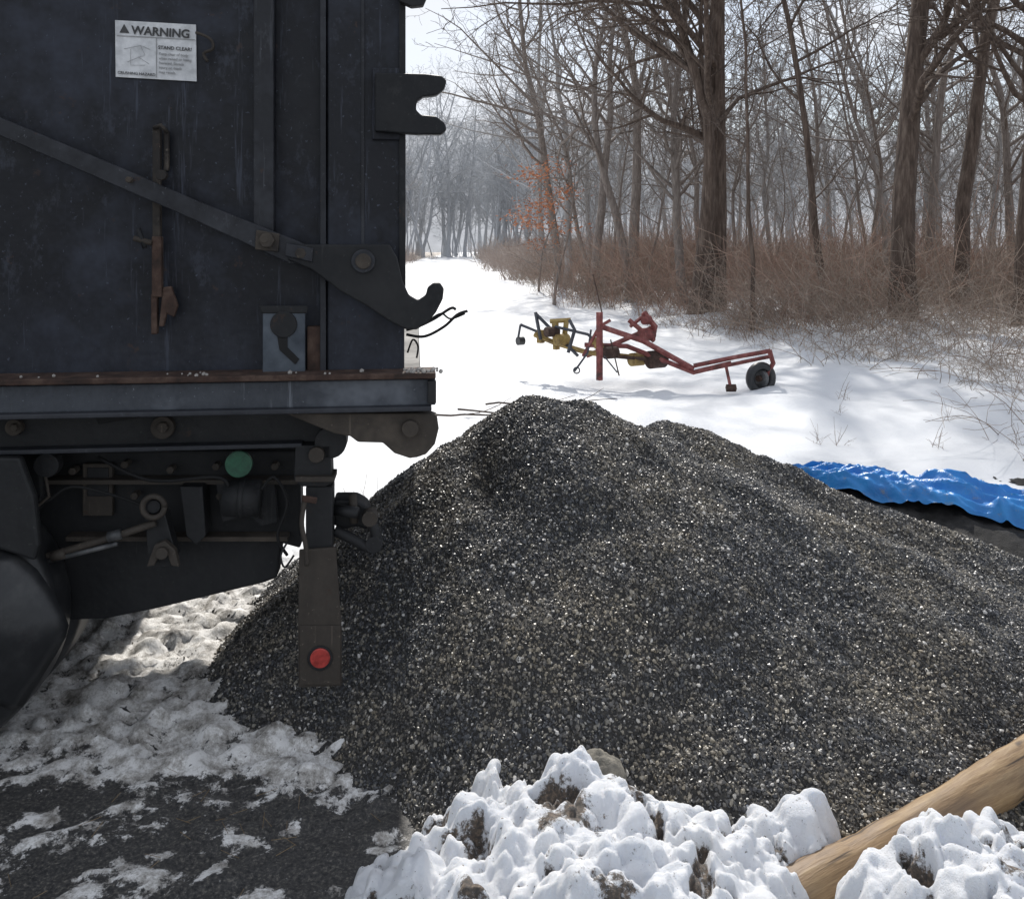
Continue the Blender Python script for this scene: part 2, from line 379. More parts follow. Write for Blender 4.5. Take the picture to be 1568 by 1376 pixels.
# ------------------------------------------------------------------ snow banks
def bank(name,x0,x1,y0,y1,blobs,seed,nb,mat=M_snow,res=.006,dirts=()):
    r=np.random.RandomState(seed)
    xs=np.arange(x0,x1,res);ys=np.arange(y0,y1,res);X,Y=np.meshgrid(xs,ys)
    def P(x,y):
        p=-.2+0*x
        for cx,cy,rx,ry,h in blobs:
            q=1-((x-cx)/rx)**2-((y-cy)/ry)**2
            p=np.maximum(p,np.where(q>0,h*np.sqrt(np.maximum(q,0)),.5*q*h))
        return p
    WX_=X+.24*(fbm(X*5,Y*5,4,seed)-.5);WY_=Y+.24*(fbm(X*5,Y*5,4,seed+3)-.5)
    base=P(WX_,WY_)
    ux=X+.05*(fbm(X*14,Y*14,3,seed+31)-.5);uy=Y+.05*(fbm(X*14,Y*14,3,seed+33)-.5)
    Z=base-.01+.20*(fbm(X*4.5,Y*4.5,3,seed+7)-.5)+.105*(billow(ux*8,uy*8,4,seed+40)-.35)+.020*(billow(ux*34,uy*34,3,seed+50)-.4)
    ny,nx=X.shape
    for i in range(nb):      # broken crusts and clods lying on the heap
        cx=r.uniform(x0+.05,x1-.05);cy=r.uniform(y0+.05,y1-.05)
        jj=min(int((cx-x0)/res),nx-1);ii=min(int((cy-y0)/res),ny-1)
        pr=Z[ii,jj]
        if pr<.0: continue
        rr=r.uniform(.006,.020) if r.rand()<.80 else r.uniform(.020,.050)
        zc=pr-rr*r.uniform(-.1,.8)
        i0=max(int((cy-y0-2*rr-.03)/res),0);i1=min(int((cy-y0+2*rr+.03)/res)+1,ny)
        j0=max(int((cx-x0-2*rr-.03)/res),0);j1=min(int((cx-x0+2*rr+.03)/res)+1,nx)
        sl=(slice(i0,i1),slice(j0,j1))
        px=ux[sl]-cx;py=uy[sl]-cy;a=r.uniform(0,3.14);qx=px*math.cos(a)+py*math.sin(a);qy=-px*math.sin(a)+py*math.cos(a)
        d2=(qx/r.uniform(.7,1.8))**2+(qy/r.uniform(.6,1.1))**2
        sz=zc+np.where(d2<rr*rr,np.sqrt(np.maximum(rr*rr-d2,0)),-(np.sqrt(d2)-rr)*3)
        Z[sl]=smax(Z[sl],sz,.006)
    pits=sst(fbm(X*11,Y*11,3,seed+60),.63,.71)
    Z=Z-.055*pits+.010*(fbm(X*60,Y*60,3,seed+9)-.5)
    dirt=.8*pits
    for dx_,dy_,dr in dirts: dirt=np.maximum(dirt,np.exp(-((X-dx_)**2+(Y-dy_)**2)/dr**2))
    K=Z.copy();K[1:-1,1:-1]=(Z[1:-1,1:-1]*4+Z[:-2,1:-1]+Z[2:,1:-1]+Z[1:-1,:-2]+Z[1:-1,2:])/8
    return grid_obj(name,xs,ys,K,mat,{'dirt':dirt},keep=(K>-.05))
bank('snow_bank',-.70,.88,1.5,2.95,[(.14,2.28,.62,.55,.35),(-.20,2.40,.22,.22,.19),(.11,2.60,.18,.17,.36),(.46,2.46,.24,.24,.29)],3,900,dirts=[(.13,2.50,.06),(.17,2.43,.055),(.11,2.38,.04),(.25,2.1,.05),(-.1,2.15,.04),(.33,2.60,.05)])
bank('snow_bank',.72,2.3,1.5,2.80,[(1.16,2.20,.38,.34,.38),(1.60,2.32,.34,.30,.36)],8,600,dirts=[(1.22,2.12,.05),(1.4,2.35,.09)])
bank('snow_clump',.60,1.08,2.40,2.88,[(.83,2.62,.17,.13,.22)],12,80)

# ------------------------------------------------------------------ log
def log_mat():
    m,nt,b=new_mat('peeled_log_wood')
    n=noise(nt,9,5,.7,sc=(.3,3,3));k=noise(nt,2.6,4,.6,sc=(1,2,2))
    c=ramp(nt,n.outputs['Fac'],[(.32,(.11,.065,.032)),(.48,(.25,.16,.08)),(.68,(.40,.285,.155))]).outputs[0]
    kf=ramp(nt,k.outputs['Fac'],[(.52,0.0),(.68,.8)]).outputs[0]
    c=mixc(nt,kf,c,(.13,.085,.055))
    cr=noise(nt,30,3,.5,sc=(.05,1.5,1.5));ck=ramp(nt,cr.outputs['Fac'],[(.33,.85),(.38,0.0)]).outputs[0]
    c=mixc(nt,ck,c,(.04,.025,.015))
    nk=noise(nt,5,2,.5,sc=(1,1.5,1.5));kk=ramp(nt,nk.outputs['Fac'],[(.70,0.0),(.73,.9)]).outputs[0]
    c=mixc(nt,kk,c,(.05,.03,.018))
    nt.links.new(c,b.inputs['Base Color']);b.inputs['Roughness'].default_value=.55
    bump(nt,b,n.outputs['Fac'],.5,.012);return m
V=[];F=[];L=3.0;ns=90
pts=[Vector((L*i/ns,.006*math.sin(i*.14),.006*math.sin(i*.09+1))) for i in range(ns+1)]
rr=[.064+.011*i/ns+.0015*math.sin(i*.6) for i in range(ns+1)]
add_tube(V,F,pts,rr,28)
V=[tuple(Vector(v)+Vector((0,1,1))*(.004*mn.noise(Vector(v)*7)+.003*mn.noise(Vector(v)*22))) for v in V]
lg=mesh_obj('wooden_log',V,F,log_mat(),None,True)
a=Vector((.17,2.125,.035));bq=Vector((2.66,3.385,.31))
lg.location=a;lg.rotation_euler=(bq-a).to_track_quat('X','Z').to_euler()

# ------------------------------------------------------------------ soil mound + tarp
RA=np.array([1.75,6.35]);RB=np.array([4.6,4.95])
def ridge(x,y):
    d=RB-RA;Ld=np.hypot(*d);u=d/Ld
    s=((x-RA[0])*u[0]+(y-RA[1])*u[1]);t=-(x-RA[0])*u[1]+(y-RA[1])*u[0]
    return s,t,Ld,u
def MD(x,y):
    s,t,Ld,u=ridge(x,y)
    return .21*np.exp(-(t/.65)**2)*sst(s,-.5,.5)*(1-.35*sst(s,.5,2.5))*(1-sst(s,3.2,4.2))-.02
def MDR(x,y): return MD(x,y)+.10*(fbm(x*6,y*6,5,71)-.5)
xm=np.arange(1.2,5.4,.02);ym=np.arange(3.9,7.4,.02);XM,YM=np.meshgrid(xm,ym)
ZM=MDR(XM,YM);grid_obj('soil_mound',xm,ym,ZM+G(XM,YM)*.5,M_dirt,keep=(ZM>-.025))
ss=np.linspace(.0,3.0,260);tt=np.linspace(-.22,.62,90);SS,TT=np.meshgrid(ss,tt)
_,_,Ld,u=ridge(0,0)
TTn=TT*(.12+.88*sst(SS,0,1.3))+.06*(fbm(SS*3,SS*0+2,3,75)-.5)
XT=RA[0]+u[0]*SS-u[1]*TTn;YT=RA[1]+u[1]*SS+u[0]*TTn
q1=fbm(SS*1.6+TT*4,TT*3-SS*.6,3,77);q2=fbm(SS*5+TT*6,TT*5-SS*2,3,78);q3=fbm(SS*14,TT*14,3,79)
cr=1-np.abs(q1-.5)*4;cr2=1-np.abs(q2-.5)*4
ZT=MD(XT,YT)+.060+.07*np.clip(cr,0,1)**2+.040*np.clip(cr2,0,1)**2+.012*(q3-.5)+.10*np.exp(-((SS-1.25)/.14)**2)*np.exp(-((TT-.15)/.25)**2)-.06*np.exp(-((TT+.22)/.04)**2)
tm,nt,b=new_mat('blue_tarp_plastic')
n=noise(nt,6,5,.6);r=ramp(nt,n.outputs['Fac'],[(.3,(.010,.15,.46)),(.7,(.025,.25,.62))])
nd=noise(nt,11,5,.8);c=mixc(nt,ramp(nt,nd.outputs['Fac'],[(.58,0.0),(.70,.65)]).outputs[0],r.outputs[0],(.20,.22,.22))
nt.links.new(c,b.inputs['Base Color'])
b.inputs['Roughness'].default_value=.35
bump(nt,b,noise(nt,20,4,.75).outputs['Fac'],.5,.015)
grid_obj('blue_tarp',None,None,ZT,tm,X=XT,Y=YT)

# ------------------------------------------------------------------ dump truck
T=empty('dump_truck',(PV[0],PV[1],0));T.rotation_euler=(0,0,YAW)
PINV=Matrix.Translation((-PV[0],-PV[1],0))
def P_(o):
    o.parent=T;o.matrix_parent_inverse=PINV;return o
YB=3.36;YF=5.45
B0,B1=-6.2,-.425
def zt(v,u=620,Y=3.3): return S(u,v,Y)[2]
P_(box('side_wall',B0,B1,YB,YB+.05,1.40,2.98,M_body))
P_(box('far_side_wall',B0,B1,YF,YF+.05,1.40,2.98,M_body))
P_(box('tailgate',B1-.06,B1-.01,YB+.052,YF-.002,1.42,2.93,M_body))
P_(box('front_wall',B0+.01,B0+.06,YB+.052,YF-.002,1.42,2.98,M_body))
P_(box('bed_floor',B0,B1-.065,YB+.052,YF-.002,1.38,1.45,M_frame))
P_(box('top_rail',B0,B1+.02,YB-.05,YB+.06,2.985,3.07,M_rail))
P_(rplate('rib',388,419,-90,372,3.30,.058,M_rib))
P_(rplate('corner_post',501,619,-90,571,3.31,.048,M_body,b=.006))
P_(rplate('corner_post_edge',490,499,-90,571,3.30,.058,M_rib,b=.003))
P_(rplate('corner_post_strip',553,558,-90,374,3.305,.02,M_rib,b=.001))
P_(rplate('corner_post_flange',611,621,-90,500,3.295,.03,M_frame,b=.002))
for xk in (-2.35,-3.2,-4.05,-4.9,-5.7):
    P_(box('rib',xk-.038,xk+.038,3.30,3.355,1.42,2.98,M_rib))
P_(plate('linkage_bar',[(-420,10),(0,180),(190,259),(300,307),(455,369),(478,380),(478,412),(440,402),(300,338),(190,290),(0,208),(-420,38)],3.25,.02,M_rib,b=.003))
P_(plate('tailgate_arm',[(455,374),(596,374),(608,395),(616,430),(626,452),(640,460),(652,452),(655,440),(664,433),(674,433),(680,442),(678,458),(668,478),(655,494),(638,505),(620,504),(600,494),(560,468),(520,445),(478,414),(440,398)],3.225,.035,M_frame,b=.006))
P_(disc('pivot_bolt',556,400,3.195,12,.03,M_grime))
P_(disc('pivot_washer',556,400,3.212,18,.012,M_rib))
for k,(uu,vv,r) in enumerate([(408,368,12),(404,366,7),(460,388,9),(246,268,8),(196,275,5)]):
    P_(disc('bolt_%d'%k,uu,vv,3.22-.002*k,r,.03,M_grime,n=12 if k%2 else 6))
P_(plate('bar_clamp',[(392,352),(428,358),(426,386),(390,382)],3.238,.012,M_grime))
P_(plate('bar_clamp_end',[(438,372),(480,380),(478,402),(436,392)],3.218,.008,M_rib))
P_(rplate('latch_bar_upper',233,245,196,365,3.30,.03,M_grime))
P_(rplate('latch_bar_lower',232,247,362,455,3.29,.03,M_rust))
P_(rplate('latch_bar_foot',231,240,450,512,3.30,.03,M_rust))
P_(rplate('latch_bar_side',250,258,200,262,3.32,.02,M_grime))
P_(tube('latch_link',[S(236,196,3.3),S(246,192,3.28),S(257,203,3.3)],.008,M_grime,n=8))
P_(plate('latch_foot_tab',[(249,440),(262,438),(272,468),(266,486),(255,480),(250,500),(243,500)],3.30,.02,M_rust))
P_(tube('latch_pin',[S(205,365,3.29),S(232,372,3.29)],.010,M_grime,n=8))
P_(tube('latch_pin_head',[S(212,350,3.29),S(222,380,3.29)],.009,M_frame,n=8))
P_(tube('sign_side_latch',spline([S(300,50,3.33),S(322,60,3.32),S(326,75,3.32),S(312,82,3.33),S(318,95,3.33)],4),.006,M_grime,n=6))
P_(rplate('keyhole_plate',402,467,470,571,3.285,.02,M_plateL))
P_(plate('keyhole_plate_top',[(396,468),(472,468),(470,480),(400,480)],3.28,.012,M_frame))
P_(disc('keyhole_disc',434,497,3.275,20,.012,M_frame))
P_(plate('keyhole_slot',[(424,512),(440,512),(440,532),(458,550),(452,558),(428,536)],3.279,.008,M_black,b=.001))
P_(rplate('stub_bracket',470,494,500,570,3.31,.045,M_rust))
P_(plate('upper_hook',[(574,111),(650,113),(676,116),(684,123),(681,135),(668,146),(648,148),(638,155),(637,168),(645,176),(668,178),(681,188),(684,198),(676,206),(640,206),(574,201)],3.25,.045,M_frame,b=.006))
P_(rplate('upper_hook_base',570,612,104,214,3.292,.016,M_body,b=.004))
P_(plate('top_hook',[(600,-40),(640,-40),(654,-6),(648,8),(630,10),(612,2)],3.25,.04,M_frame))
X1=S(667,600,3.23)[0]
P_(box('bed_rail_top_lip',B0,X1,3.19,3.35,zt(580,620,3.2),zt(571,620,3.2),M_rust))
P_(box('bed_rail_web',B0,X1,3.23,3.34,zt(621,620,3.23),zt(581,620,3.23),M_rail))
P_(box('bed_rail_bottom_lip',B0,X1-.015,3.195,3.345,zt(630,620,3.2),zt(622.5,620,3.2),M_rib))
P_(rplate('rail_end_plate',655,668,583,618,3.20,.028,M_frame))
P_(box('bed_rail_far',B0,-.34,YF-.04,YF+.12,1.28,1.40,M_rail))
P_(box('bed_rear_sill',-.46,-.34,3.36,YF-.05,1.29,1.395,M_frame))
P_(plate('hinge_gusset',[(436,633),(660,633),(669,636),(672,656),(666,680),(652,696),(628,702),(604,694),(586,678),(548,677),(536,668),(512,664)],3.24,.06,M_grime,b=.005))
P_(disc('hinge_pin',628,657,3.215,13,.03,M_grime))
P_(disc('hinge_roller',632,668,3.31,33,.12,M_rust,n=32))
P_(disc('hinge_boss',506,678,3.36,24,.1,M_frame))
P_(box('hinge_gusset_far',-.85,-.34,YF-.05,YF,1.10,1.28,M_grime))
P_(box('subframe_beam',-5.6,S(520,650,3.42)[0],3.42,3.54,zt(679,400,3.42),zt(632,400,3.42),M_frame))
P_(box('subframe_flange',-5.6,S(462,650,3.36)[0],3.36,3.56,zt(687,400,3.36),zt(680,400,3.36),M_rib))
for k,(uu,vv,r) in enumerate([(248,655,17),(20,655,12)]):
    P_(disc('subframe_boss_%d'%k,uu,vv,3.39,r,.03,M_grime));P_(disc('subframe_bolt_%d'%k,uu,vv,3.37,r*.5,.03,M_grime,n=6))
P_(plate('hose_clip',[(143,632),(205,628),(212,640),(150,650)],3.33,.03,M_black))
P_(plate('chassis_frame_rail',[(-900,690),(460,690),(460,840),(430,832),(424,885),(402,893),(240,932),(160,948),(100,950),(-60,950),(-900,850)],3.64,.10,M_frame,b=.01))
P_(box('chassis_rail_far',-6.2,-.95,4.8,4.88,.98,1.2,M_frame))
P_(box('cross_member',-1.45,-1.35,3.78,4.78,1.02,1.2,M_frame))
P_(box('rear_cross_member',-1.08,-.98,3.72,4.78,.98,1.2,M_frame))
P_(rplate('frame_flange',-300,455,735,742,3.56,.08,M_grime,b=.002))
P_(rplate('frame_flange_low',100,440,822,829,3.57,.07,M_grime,b=.002))
P_(rplate('frame_web_plate',126,172,710,790,3.60,.03,M_grime))
P_(rplate('frame_web_inset',133,166,716,760,3.595,.01,M_frame))
P_(plate('side_bracket',[(-300,690),(60,690),(66,760),(40,820),(0,842),(-300,850)],3.50,.06,M_frame,b=.01))
P_(disc('green_reflector',365,711,3.45,20,.02,M_green,n=32))
P_(disc('round_valve',70,713,3.44,18,.05,M_frame));P_(tube('valve_rod',[S(70,730,3.44),S(75,760,3.44),S(40,790,3.44),S(0,800,3.44)],.006,M_grime))
P_(tube('torque_rod',[S(-60,880,3.48),S(60,855,3.48),S(180,820,3.45),S(238,800,3.44)],.014,M_grime))
P_(tube('torque_rod_lower',[S(60,862,3.47),S(180,832,3.44)],.009,M_steel))
P_(tube('torque_sleeve',[S(166,822,3.44),S(186,817,3.44)],.020,M_steel))
P_(tube('torque_sleeve_2',[S(80,852,3.46),S(100,846,3.46)],.020,M_grime))
def ring(name,u_,v_,Yq,R,r,mat):
    c=Vector(S(u_,v_,Yq));P=[c+Vector((math.cos(a)*R,0,math.sin(a)*R)) for a in np.linspace(0,2*math.pi,25)]
    P_(tube(name,P,r,mat,n=8))
ring('shackle_ring',235,776,3.42,.040,.011,M_grime)
P_(disc('shackle_eye',235,776,3.43,10,.05,M_frame))
P_(plate('spring_arm',[(222,790),(252,785),(270,850),(262,868),(240,870),(226,850)],3.46,.06,M_frame))
P_(plate('lower_shackle',[(224,868),(236,835),(252,828),(268,842),(274,868),(262,866),(256,850),(244,848),(236,866)],3.42,.03,M_grime));P_(disc('lower_shackle_pin',247,848,3.40,9,.05,M_grime))
P_(plate('spring_hanger',[(275,745),(310,745),(315,820),(300,835),(285,820)],3.5,.1,M_frame))
for k,(uu,vv) in enumerate([(290,765),(292,800),(300,745),(336,760),(190,712),(205,760),(330,715),(260,720),(110,722),(420,715),(400,790)]):
    P_(disc('frame_bolt_%d'%k,uu,vv,3.56,6,.05,M_grime,n=6))
P_(tube('brake_chamber',[S(345,762,3.5),S(398,762,3.5)],.070,M_frame,n=20))
P_(tube('brake_chamber_band',[S(368,762,3.5),S(376,762,3.5)],.076,M_frame,n=20))
P_(plate('brake_bracket',[(330,740),(420,736),(425,800),(400,806),(380,790),(340,800)],3.56,.04,M_frame))
P_(tube('air_line',spline([S(400,750,3.46),S(420,730,3.44),S(440,770,3.44),S(425,820,3.45),S(440,850,3.46)]),.006,M_black,n=6))
P_(tube('air_line_2',spline([S(150,700,3.5),S(230,735,3.45),S(330,730,3.45),S(350,745,3.46)]),.007,M_black,n=6))
P_(tube('air_line_3',spline([S(0,740,3.48),S(60,770,3.45),S(110,745,3.45),S(180,760,3.46),S(220,775,3.46)]),.006,M_black,n=6))
P_(plate('drop_leg_bracket',[(452,682),(506,682),(508,740),(498,745),(462,745),(450,735)],3.36,.10,M_frame))
P_(disc('bracket_bolt',484,697,3.335,12,.03,M_grime,n=20))
P_(rplate('drop_leg_box',468,509,745,842,3.38,.10,M_frame))
P_(rplate('drop_leg_lip',452,512,730,738,3.33,.12,M_grime,b=.002))
P_(plate('drop_leg_plate',[(458,842),(514,838),(523,965),(523,1050),(457,1053),(456,960)],3.36,.015,M_grime,b=.004))
P_(rplate('drop_leg_inset',459,521,958,1048,3.352,.006,M_grime,b=.002))
P_(disc('red_reflector',490,1008,3.340,15,.014,M_red,n=32));P_(disc('reflector_rim',490,1008,3.345,19,.008,M_frame,n=32))
P_(tube('chain_strap',spline([S(468,760,3.34),S(462,800,3.33),S(468,835,3.33),S(470,865,3.34)]),.009,M_grime,n=8))
P_(plate('strap_tab',[(462,758),(486,762),(484,772),(462,768)],3.32,.01,M_rust))
P_(tube('wire_loop',spline([S(440,830,3.4),S(430,850,3.38),S(436,868,3.38),S(450,850,3.38)]),.004,M_frame,n=6))
P_(plate('hitch_plate',[(510,765),(545,765),(562,775),(570,800),(560,812),(545,806),(528,812),(510,805)],3.5,.12,M_frame,b=.012))
P_(tube('hitch_jaw',spline([S(512,812,3.45),S(540,825,3.44),S(566,838,3.44),S(576,822,3.44),S(566,790,3.44)]),.020,M_frame,n=10))
P_(disc('hitch_knuckle',566,795,3.42,12,.06,M_grime));P_(disc('hitch_knuckle_2',572,835,3.42,13,.08,M_frame))
P_(tube('hitch_pin',[S(540,756,3.47),S(542,800,3.47)],.016,M_grime))
P_(tube('gladhand',[S(512,780,3.45),S(548,785,3.42)],.022,M_frame))
for k,pp in enumerate([[(622,512),(650,515),(680,500),(700,482),(716,476)],[(622,505),(640,500),(665,488),(690,472),(698,474)],[(624,540),(632,520),(640,530),(638,548)],[(655,492),(675,480),(690,488),(712,480)]]):
    P_(tube('tail_cable_%d'%k,spline([S(a_,b_,3.36) for a_,b_ in pp]),.006 if k<2 else .004,M_black,n=6))
gs=simple('ice_grime',[(.35,(.10,.08,.07)),(.6,(.45,.43,.40))],30,.8,0,.5,.01)
xr=S(645,568,3.26)[0]
for k in range(60):
    bm=bmesh.new();bmesh.ops.create_icosphere(bm,subdivisions=1,radius=rng.uniform(.003,.010))
    me=bpy.data.meshes.new('rail_debris');bm.to_mesh(me);bm.free();me.materials.append(gs)
    o=link(bpy.data.objects.new('rail_debris_%d'%k,me));o.location=(xr+rng.gauss(0,.03) if k<40 else rng.uniform(-2.2,-.5),rng.uniform(3.2,3.28),zt(571,620,3.2)+.003);P_(o)
def wheel(cx,y0,w,out):
    R=.505;yo=y0;yi=y0+w
    prof=[(.26,yo+.02),(.28,yo+.004),(.34,yo-.006),(.42,yo-.002),(.465,yo+.012),(.49,yo+.03),(.503,yo+.05),(R,yo+w*.3),(R,yo+w*.7),(.503,yi-.05),(.49,yi-.03),(.42,yi),(.28,yi-.004),(.26,yi-.02)]
    P_(lathe('tyre',cx,R,prof,M_rubber))
    P_(lathe('rim',cx,R,[(.26,yo+.02),(.25,yo+.03),(.23,yo+.09),(.12,yo+.12),(.11,yo+.03),(.0,yo+.02)],M_frame))
WX=S(78,960,3.38)[0]-.505
for cx in (WX,WX-1.35,-8.2):
    wheel(cx,3.38,.25,1);wheel(cx,YF-.22,.27,1)
    if cx>-8: wheel(cx,3.66,.27,1);wheel(cx,YF-.54,.27,1)
    P_(tube('axle',[(cx,3.4,.505),(cx,5.4,.505)],.08,M_frame))
P_(plate('wheel_side_guard',[(-260,700),(30,700),(52,760),(60,835),(52,860),(30,852),(0,842),(-60,838),(-260,880)],3.31,.04,M_frame,b=.012))
# mud flap: a rubber sheet that bulges outward, built as a curved skin
out=[(0,842),(28,850),(56,872),(80,906),(98,940),(104,955),(100,972),(84,1000),(62,1034),(34,1078),(20,1084)]
V=[];F=[];nc=10
P0=S(-90,960,3.30)
for j,(uu,vv) in enumerate(out):
    e=Vector(S(uu,vv,3.34))
    for i in range(nc+1):
        t=i/nc;q=Vector(P0).lerp(e,t);q.y=3.235+.105*t**3;V.append(tuple(q))
for j in range(len(out)-1):
    for i in range(nc): F.append((j*(nc+1)+i,j*(nc+1)+i+1,(j+1)*(nc+1)+i+1,(j+1)*(nc+1)+i))
mf=mesh_obj('mud_flap',V,F,M_rubber,None,True);so_=mf.modifiers.new('thick','SOLIDIFY');so_.thickness=.012;P_(mf)
P_(box('cab',-7.9,-6.4,3.5,5.4,1.0,2.85,M_body,b=.12));P_(box('hood',-9.0,-7.9,3.75,5.2,.9,1.9,M_body,b=.12))
P_(box('cab_window',-7.6,-6.8,3.49,3.52,1.95,2.6,M_black));P_(box('frame_front',-9.0,-6.2,4.1,4.9,.7,.95,M_frame))

# ------------------------------------------------------------------ warning sign on the truck
W=empty('warning_sign',(PV[0],PV[1],0));W.rotation_euler=(0,0,YAW)
def PW(o):
    o.parent=W;o.matrix_parent_inverse=PINV;return o
PW(plate('sign_face',[(176,31),(300,38),(301,125),(177,118)],3.352,.004,M_signw,b=.001))
def border(a,b_,c,d,nm,m=M_ink,y=3.349): PW(plate(nm,[a,b_,c,d],y,.002,m,b=0))
border((179,54),(298,60.5),(298,61.5),(179,55),'rule_top',M_inkg)
border((239,58),(240,58),(240,119),(239,119),'rule_middle',M_inkg)
PW(plate('warning_triangle',[(183,50),(190,37),(198,51)],3.349,.002,M_ink,b=0))
def text(s,u_,v_,hpx,m,bold=0.0):
    c=bpy.data.curves.new('lettering','FONT');c.body=s;c.size=hpx/FP*3.35*1.38;c.extrude=.0008;c.offset=bold
    o=link(bpy.data.objects.new('lettering_'+s.lower().replace(' ','_')[:14],c));o.location=Vector(S(u_,v_,3.348));o.rotation_euler=(rad(90),rad(2.8),0);c.materials.append(m)
    PW(o)
text('WARNING',201,52,12.5,M_ink,.0011)
text('STAND CLEAR!',242,75,5.2,M_ink,.0002)
for k,s in enumerate(['Keep clear of body','when raised or being','lowered. Severe','injury or death','may result.']):
    text(s,243,84+k*7,4.0,M_inkg)
text('CRUSHING HAZARD',180,113,4.2,M_ink,.0)
for k,pp in enumerate([[(190,75),(215,70),(230,76)],[(195,95),(212,88),(228,98)],[(200,75),(200,100),(222,100)],[(215,70),(222,85),(212,88)]]):
    PW(tube('pictogram_%d'%k,[S(a_,b_,3.349) for a_,b_ in pp],.0007,M_inkg,n=4))

# ------------------------------------------------------------------ farm implement
A=empty('farm_rake_implement',(2.0,12,0))
def PA(o):
    o.parent=A;o.matrix_parent_inverse=Matrix.Translation((-2.0,-12,0));return o
M_fr=simple('faded_red_paint',[(.3,(.06,.03,.025)),(.5,(.20,.05,.045)),(.7,(.32,.14,.12))],9,.7,0,.3,.01)
M_fy=simple('faded_yellow_paint',[(.3,(.09,.06,.03)),(.5,(.30,.20,.06)),(.7,(.42,.31,.12))],9,.7,0,.3,.01)
M_fb=simple('dark_blue_steel',[(.3,(.03,.033,.04)),(.7,(.09,.095,.11))],7,.6,.2,.2,.01)
def bar(nm,pts,r,m,n=4): PA(tube(nm,[S0(*p) for p in pts],r*.8,m,n=n,smooth=False))
bar('upright',[(918,478,11.6),(918,582,11.6)],.055,M_fr)
bar('mast_stick',[(908,420,11.7),(922,480,11.6)],.012,M_rust,6)
bar('upright_brace',[(893,545,11.8),(918,500,11.6),(935,490,11.6)],.03,M_fr)
bar('main_beam',[(920,500,11.7),(985,522,11.8),(1062,565,11.5)],.045,M_fr)
bar('main_beam_lower',[(895,528,11.9),(960,530,11.9),(1062,570,11.5),(1120,556,11.4)],.04,M_fr)
bar('tail_beam_upper',[(1062,560,11.5),(1125,547,11.4),(1180,537,11.3)],.035,M_fr)
bar('tail_beam_lower',[(1062,570,11.55),(1130,556,11.45),(1178,546,11.35)],.03,M_fr)
bar('tail_fork',[(1178,536,11.3),(1184,556,11.3),(1172,578,11.3)],.04,M_fr)
bar('cross_bar',[(898,545,12.2),(1003,500,12.0)],.04,M_fr)
bar('hitch_a_left',[(963,490,12),(1002,522,12)],.04,M_fr)
bar('hitch_a_right',[(985,478,12),(1003,500,12),(998,522,12)],.05,M_fr)
bar('hitch_a_top',[(965,500,12.1),(990,480,12.0)],.03,M_fr)
bar('tail_foot_leg',[(1112,562,11.3),(1118,590,11.2)],.025,M_fr)
bar('tail_foot',[(1112,594,11.2),(1127,594,11.2)],.06,M_rust)
bar('blue_arm',[(820,478,12.4),(828,520,12.3)],.03,M_fb)
bar('blue_arm_2',[(820,480,12.4),(870,530,12.2),(885,545,12.1)],.03,M_fb)
bar('blue_arm_3',[(797,497,12.6),(840,515,12.4)],.025,M_fb)
bar('blue_arm_4',[(797,497,12.6),(793,520,12.6)],.02,M_fb)
bar('blue_arm_5',[(880,568,11.6),(900,540,11.7),(905,505,11.8)],.02,M_fb)
bar('blue_arm_6',[(870,540,12),(880,505,12),(872,490,12.1)],.03,M_fb)
bar('blue_arm_7',[(850,500,12.2),(900,512,12),(940,545,11.8)],.025,M_fb)
bar('rod',[(925,545,11.6),(945,570,11.4)],.012,M_fb,6)
bar('rod_2',[(935,520,11.6),(948,575,11.4)],.012,M_rust,6)
bar('yellow_frame',[(818,512,12.4),(850,525,12.3),(900,540,12.1),(980,548,11.9)],.045,M_fy)
bar('yellow_upright',[(850,492,12.3),(852,535,12.3)],.06,M_fy)
bar('yellow_upright_2',[(868,488,12.3),(862,530,12.2)],.045,M_fy)
bar('yellow_cap',[(842,492,12.3),(874,490,12.3)],.04,M_fy)
bar('yellow_block',[(905,520,11.9),(925,535,11.9)],.08,M_fy)
bar('yellow_block_2',[(828,505,12.4),(828,525,12.4)],.07,M_fy)
def hub(nm,u_,v_,Yq,R,w,m):
    x,y,z=S0(u_,v_,Yq);PA(tube(nm,[(x-w*.8,y-w*.5,z),(x+w*.8,y+w*.5,z)],R,m,n=16,smooth=False))
hub('gear_hub',1005,550,11.8,.12,.12,M_rust);hub('gear_hub_2',975,550,11.9,.09,.1,M_fy);hub('gear_hub_3',990,512,12,.09,.1,M_fr)
hub('gear_hub_4',935,540,11.8,.08,.1,M_rust);hub('caster',797,522,12.6,.06,.05,M_rubber);hub('gear_hub_5',860,520,12.2,.08,.1,M_fy)
hub('gear_hub_6',845,508,12.2,.07,.1,M_rust);hub('gear_hub_7',990,490,12,.06,.06,M_fr)
bar('rake_axle',[(935,545,11.8),(1015,552,11.8)],.03,M_rust,8)
c=Vector(S0(883,567,11.6));PA(tube('ring_end',[c+Vector((math.cos(t)*.04,0,math.sin(t)*.04)) for t in np.linspace(0,6.28,13)],.01,M_fb,n=5))
wx,wy,wz=S0(1165,579,11.3)
def torus(nm,R,r,m,sq=1.0):
    V=[];F=[];n1,n2=32,10
    for i in range(n1):
        a_=2*math.pi*i/n1
        for j in range(n2):
            b_=2*math.pi*j/n2;q=R+r*math.cos(b_);V.append((q*math.cos(a_),r*sq*math.sin(b_),q*math.sin(a_)))
    for i in range(n1):
        for j in range(n2): F.append((i*n2+j,((i+1)%n1)*n2+j,((i+1)%n1)*n2+(j+1)%n2,i*n2+(j+1)%n2))
    o=mesh_obj(nm,V,F,m,None,True);o.location=(wx,wy,wz);o.rotation_euler=(0,0,rad(18));PA(o)
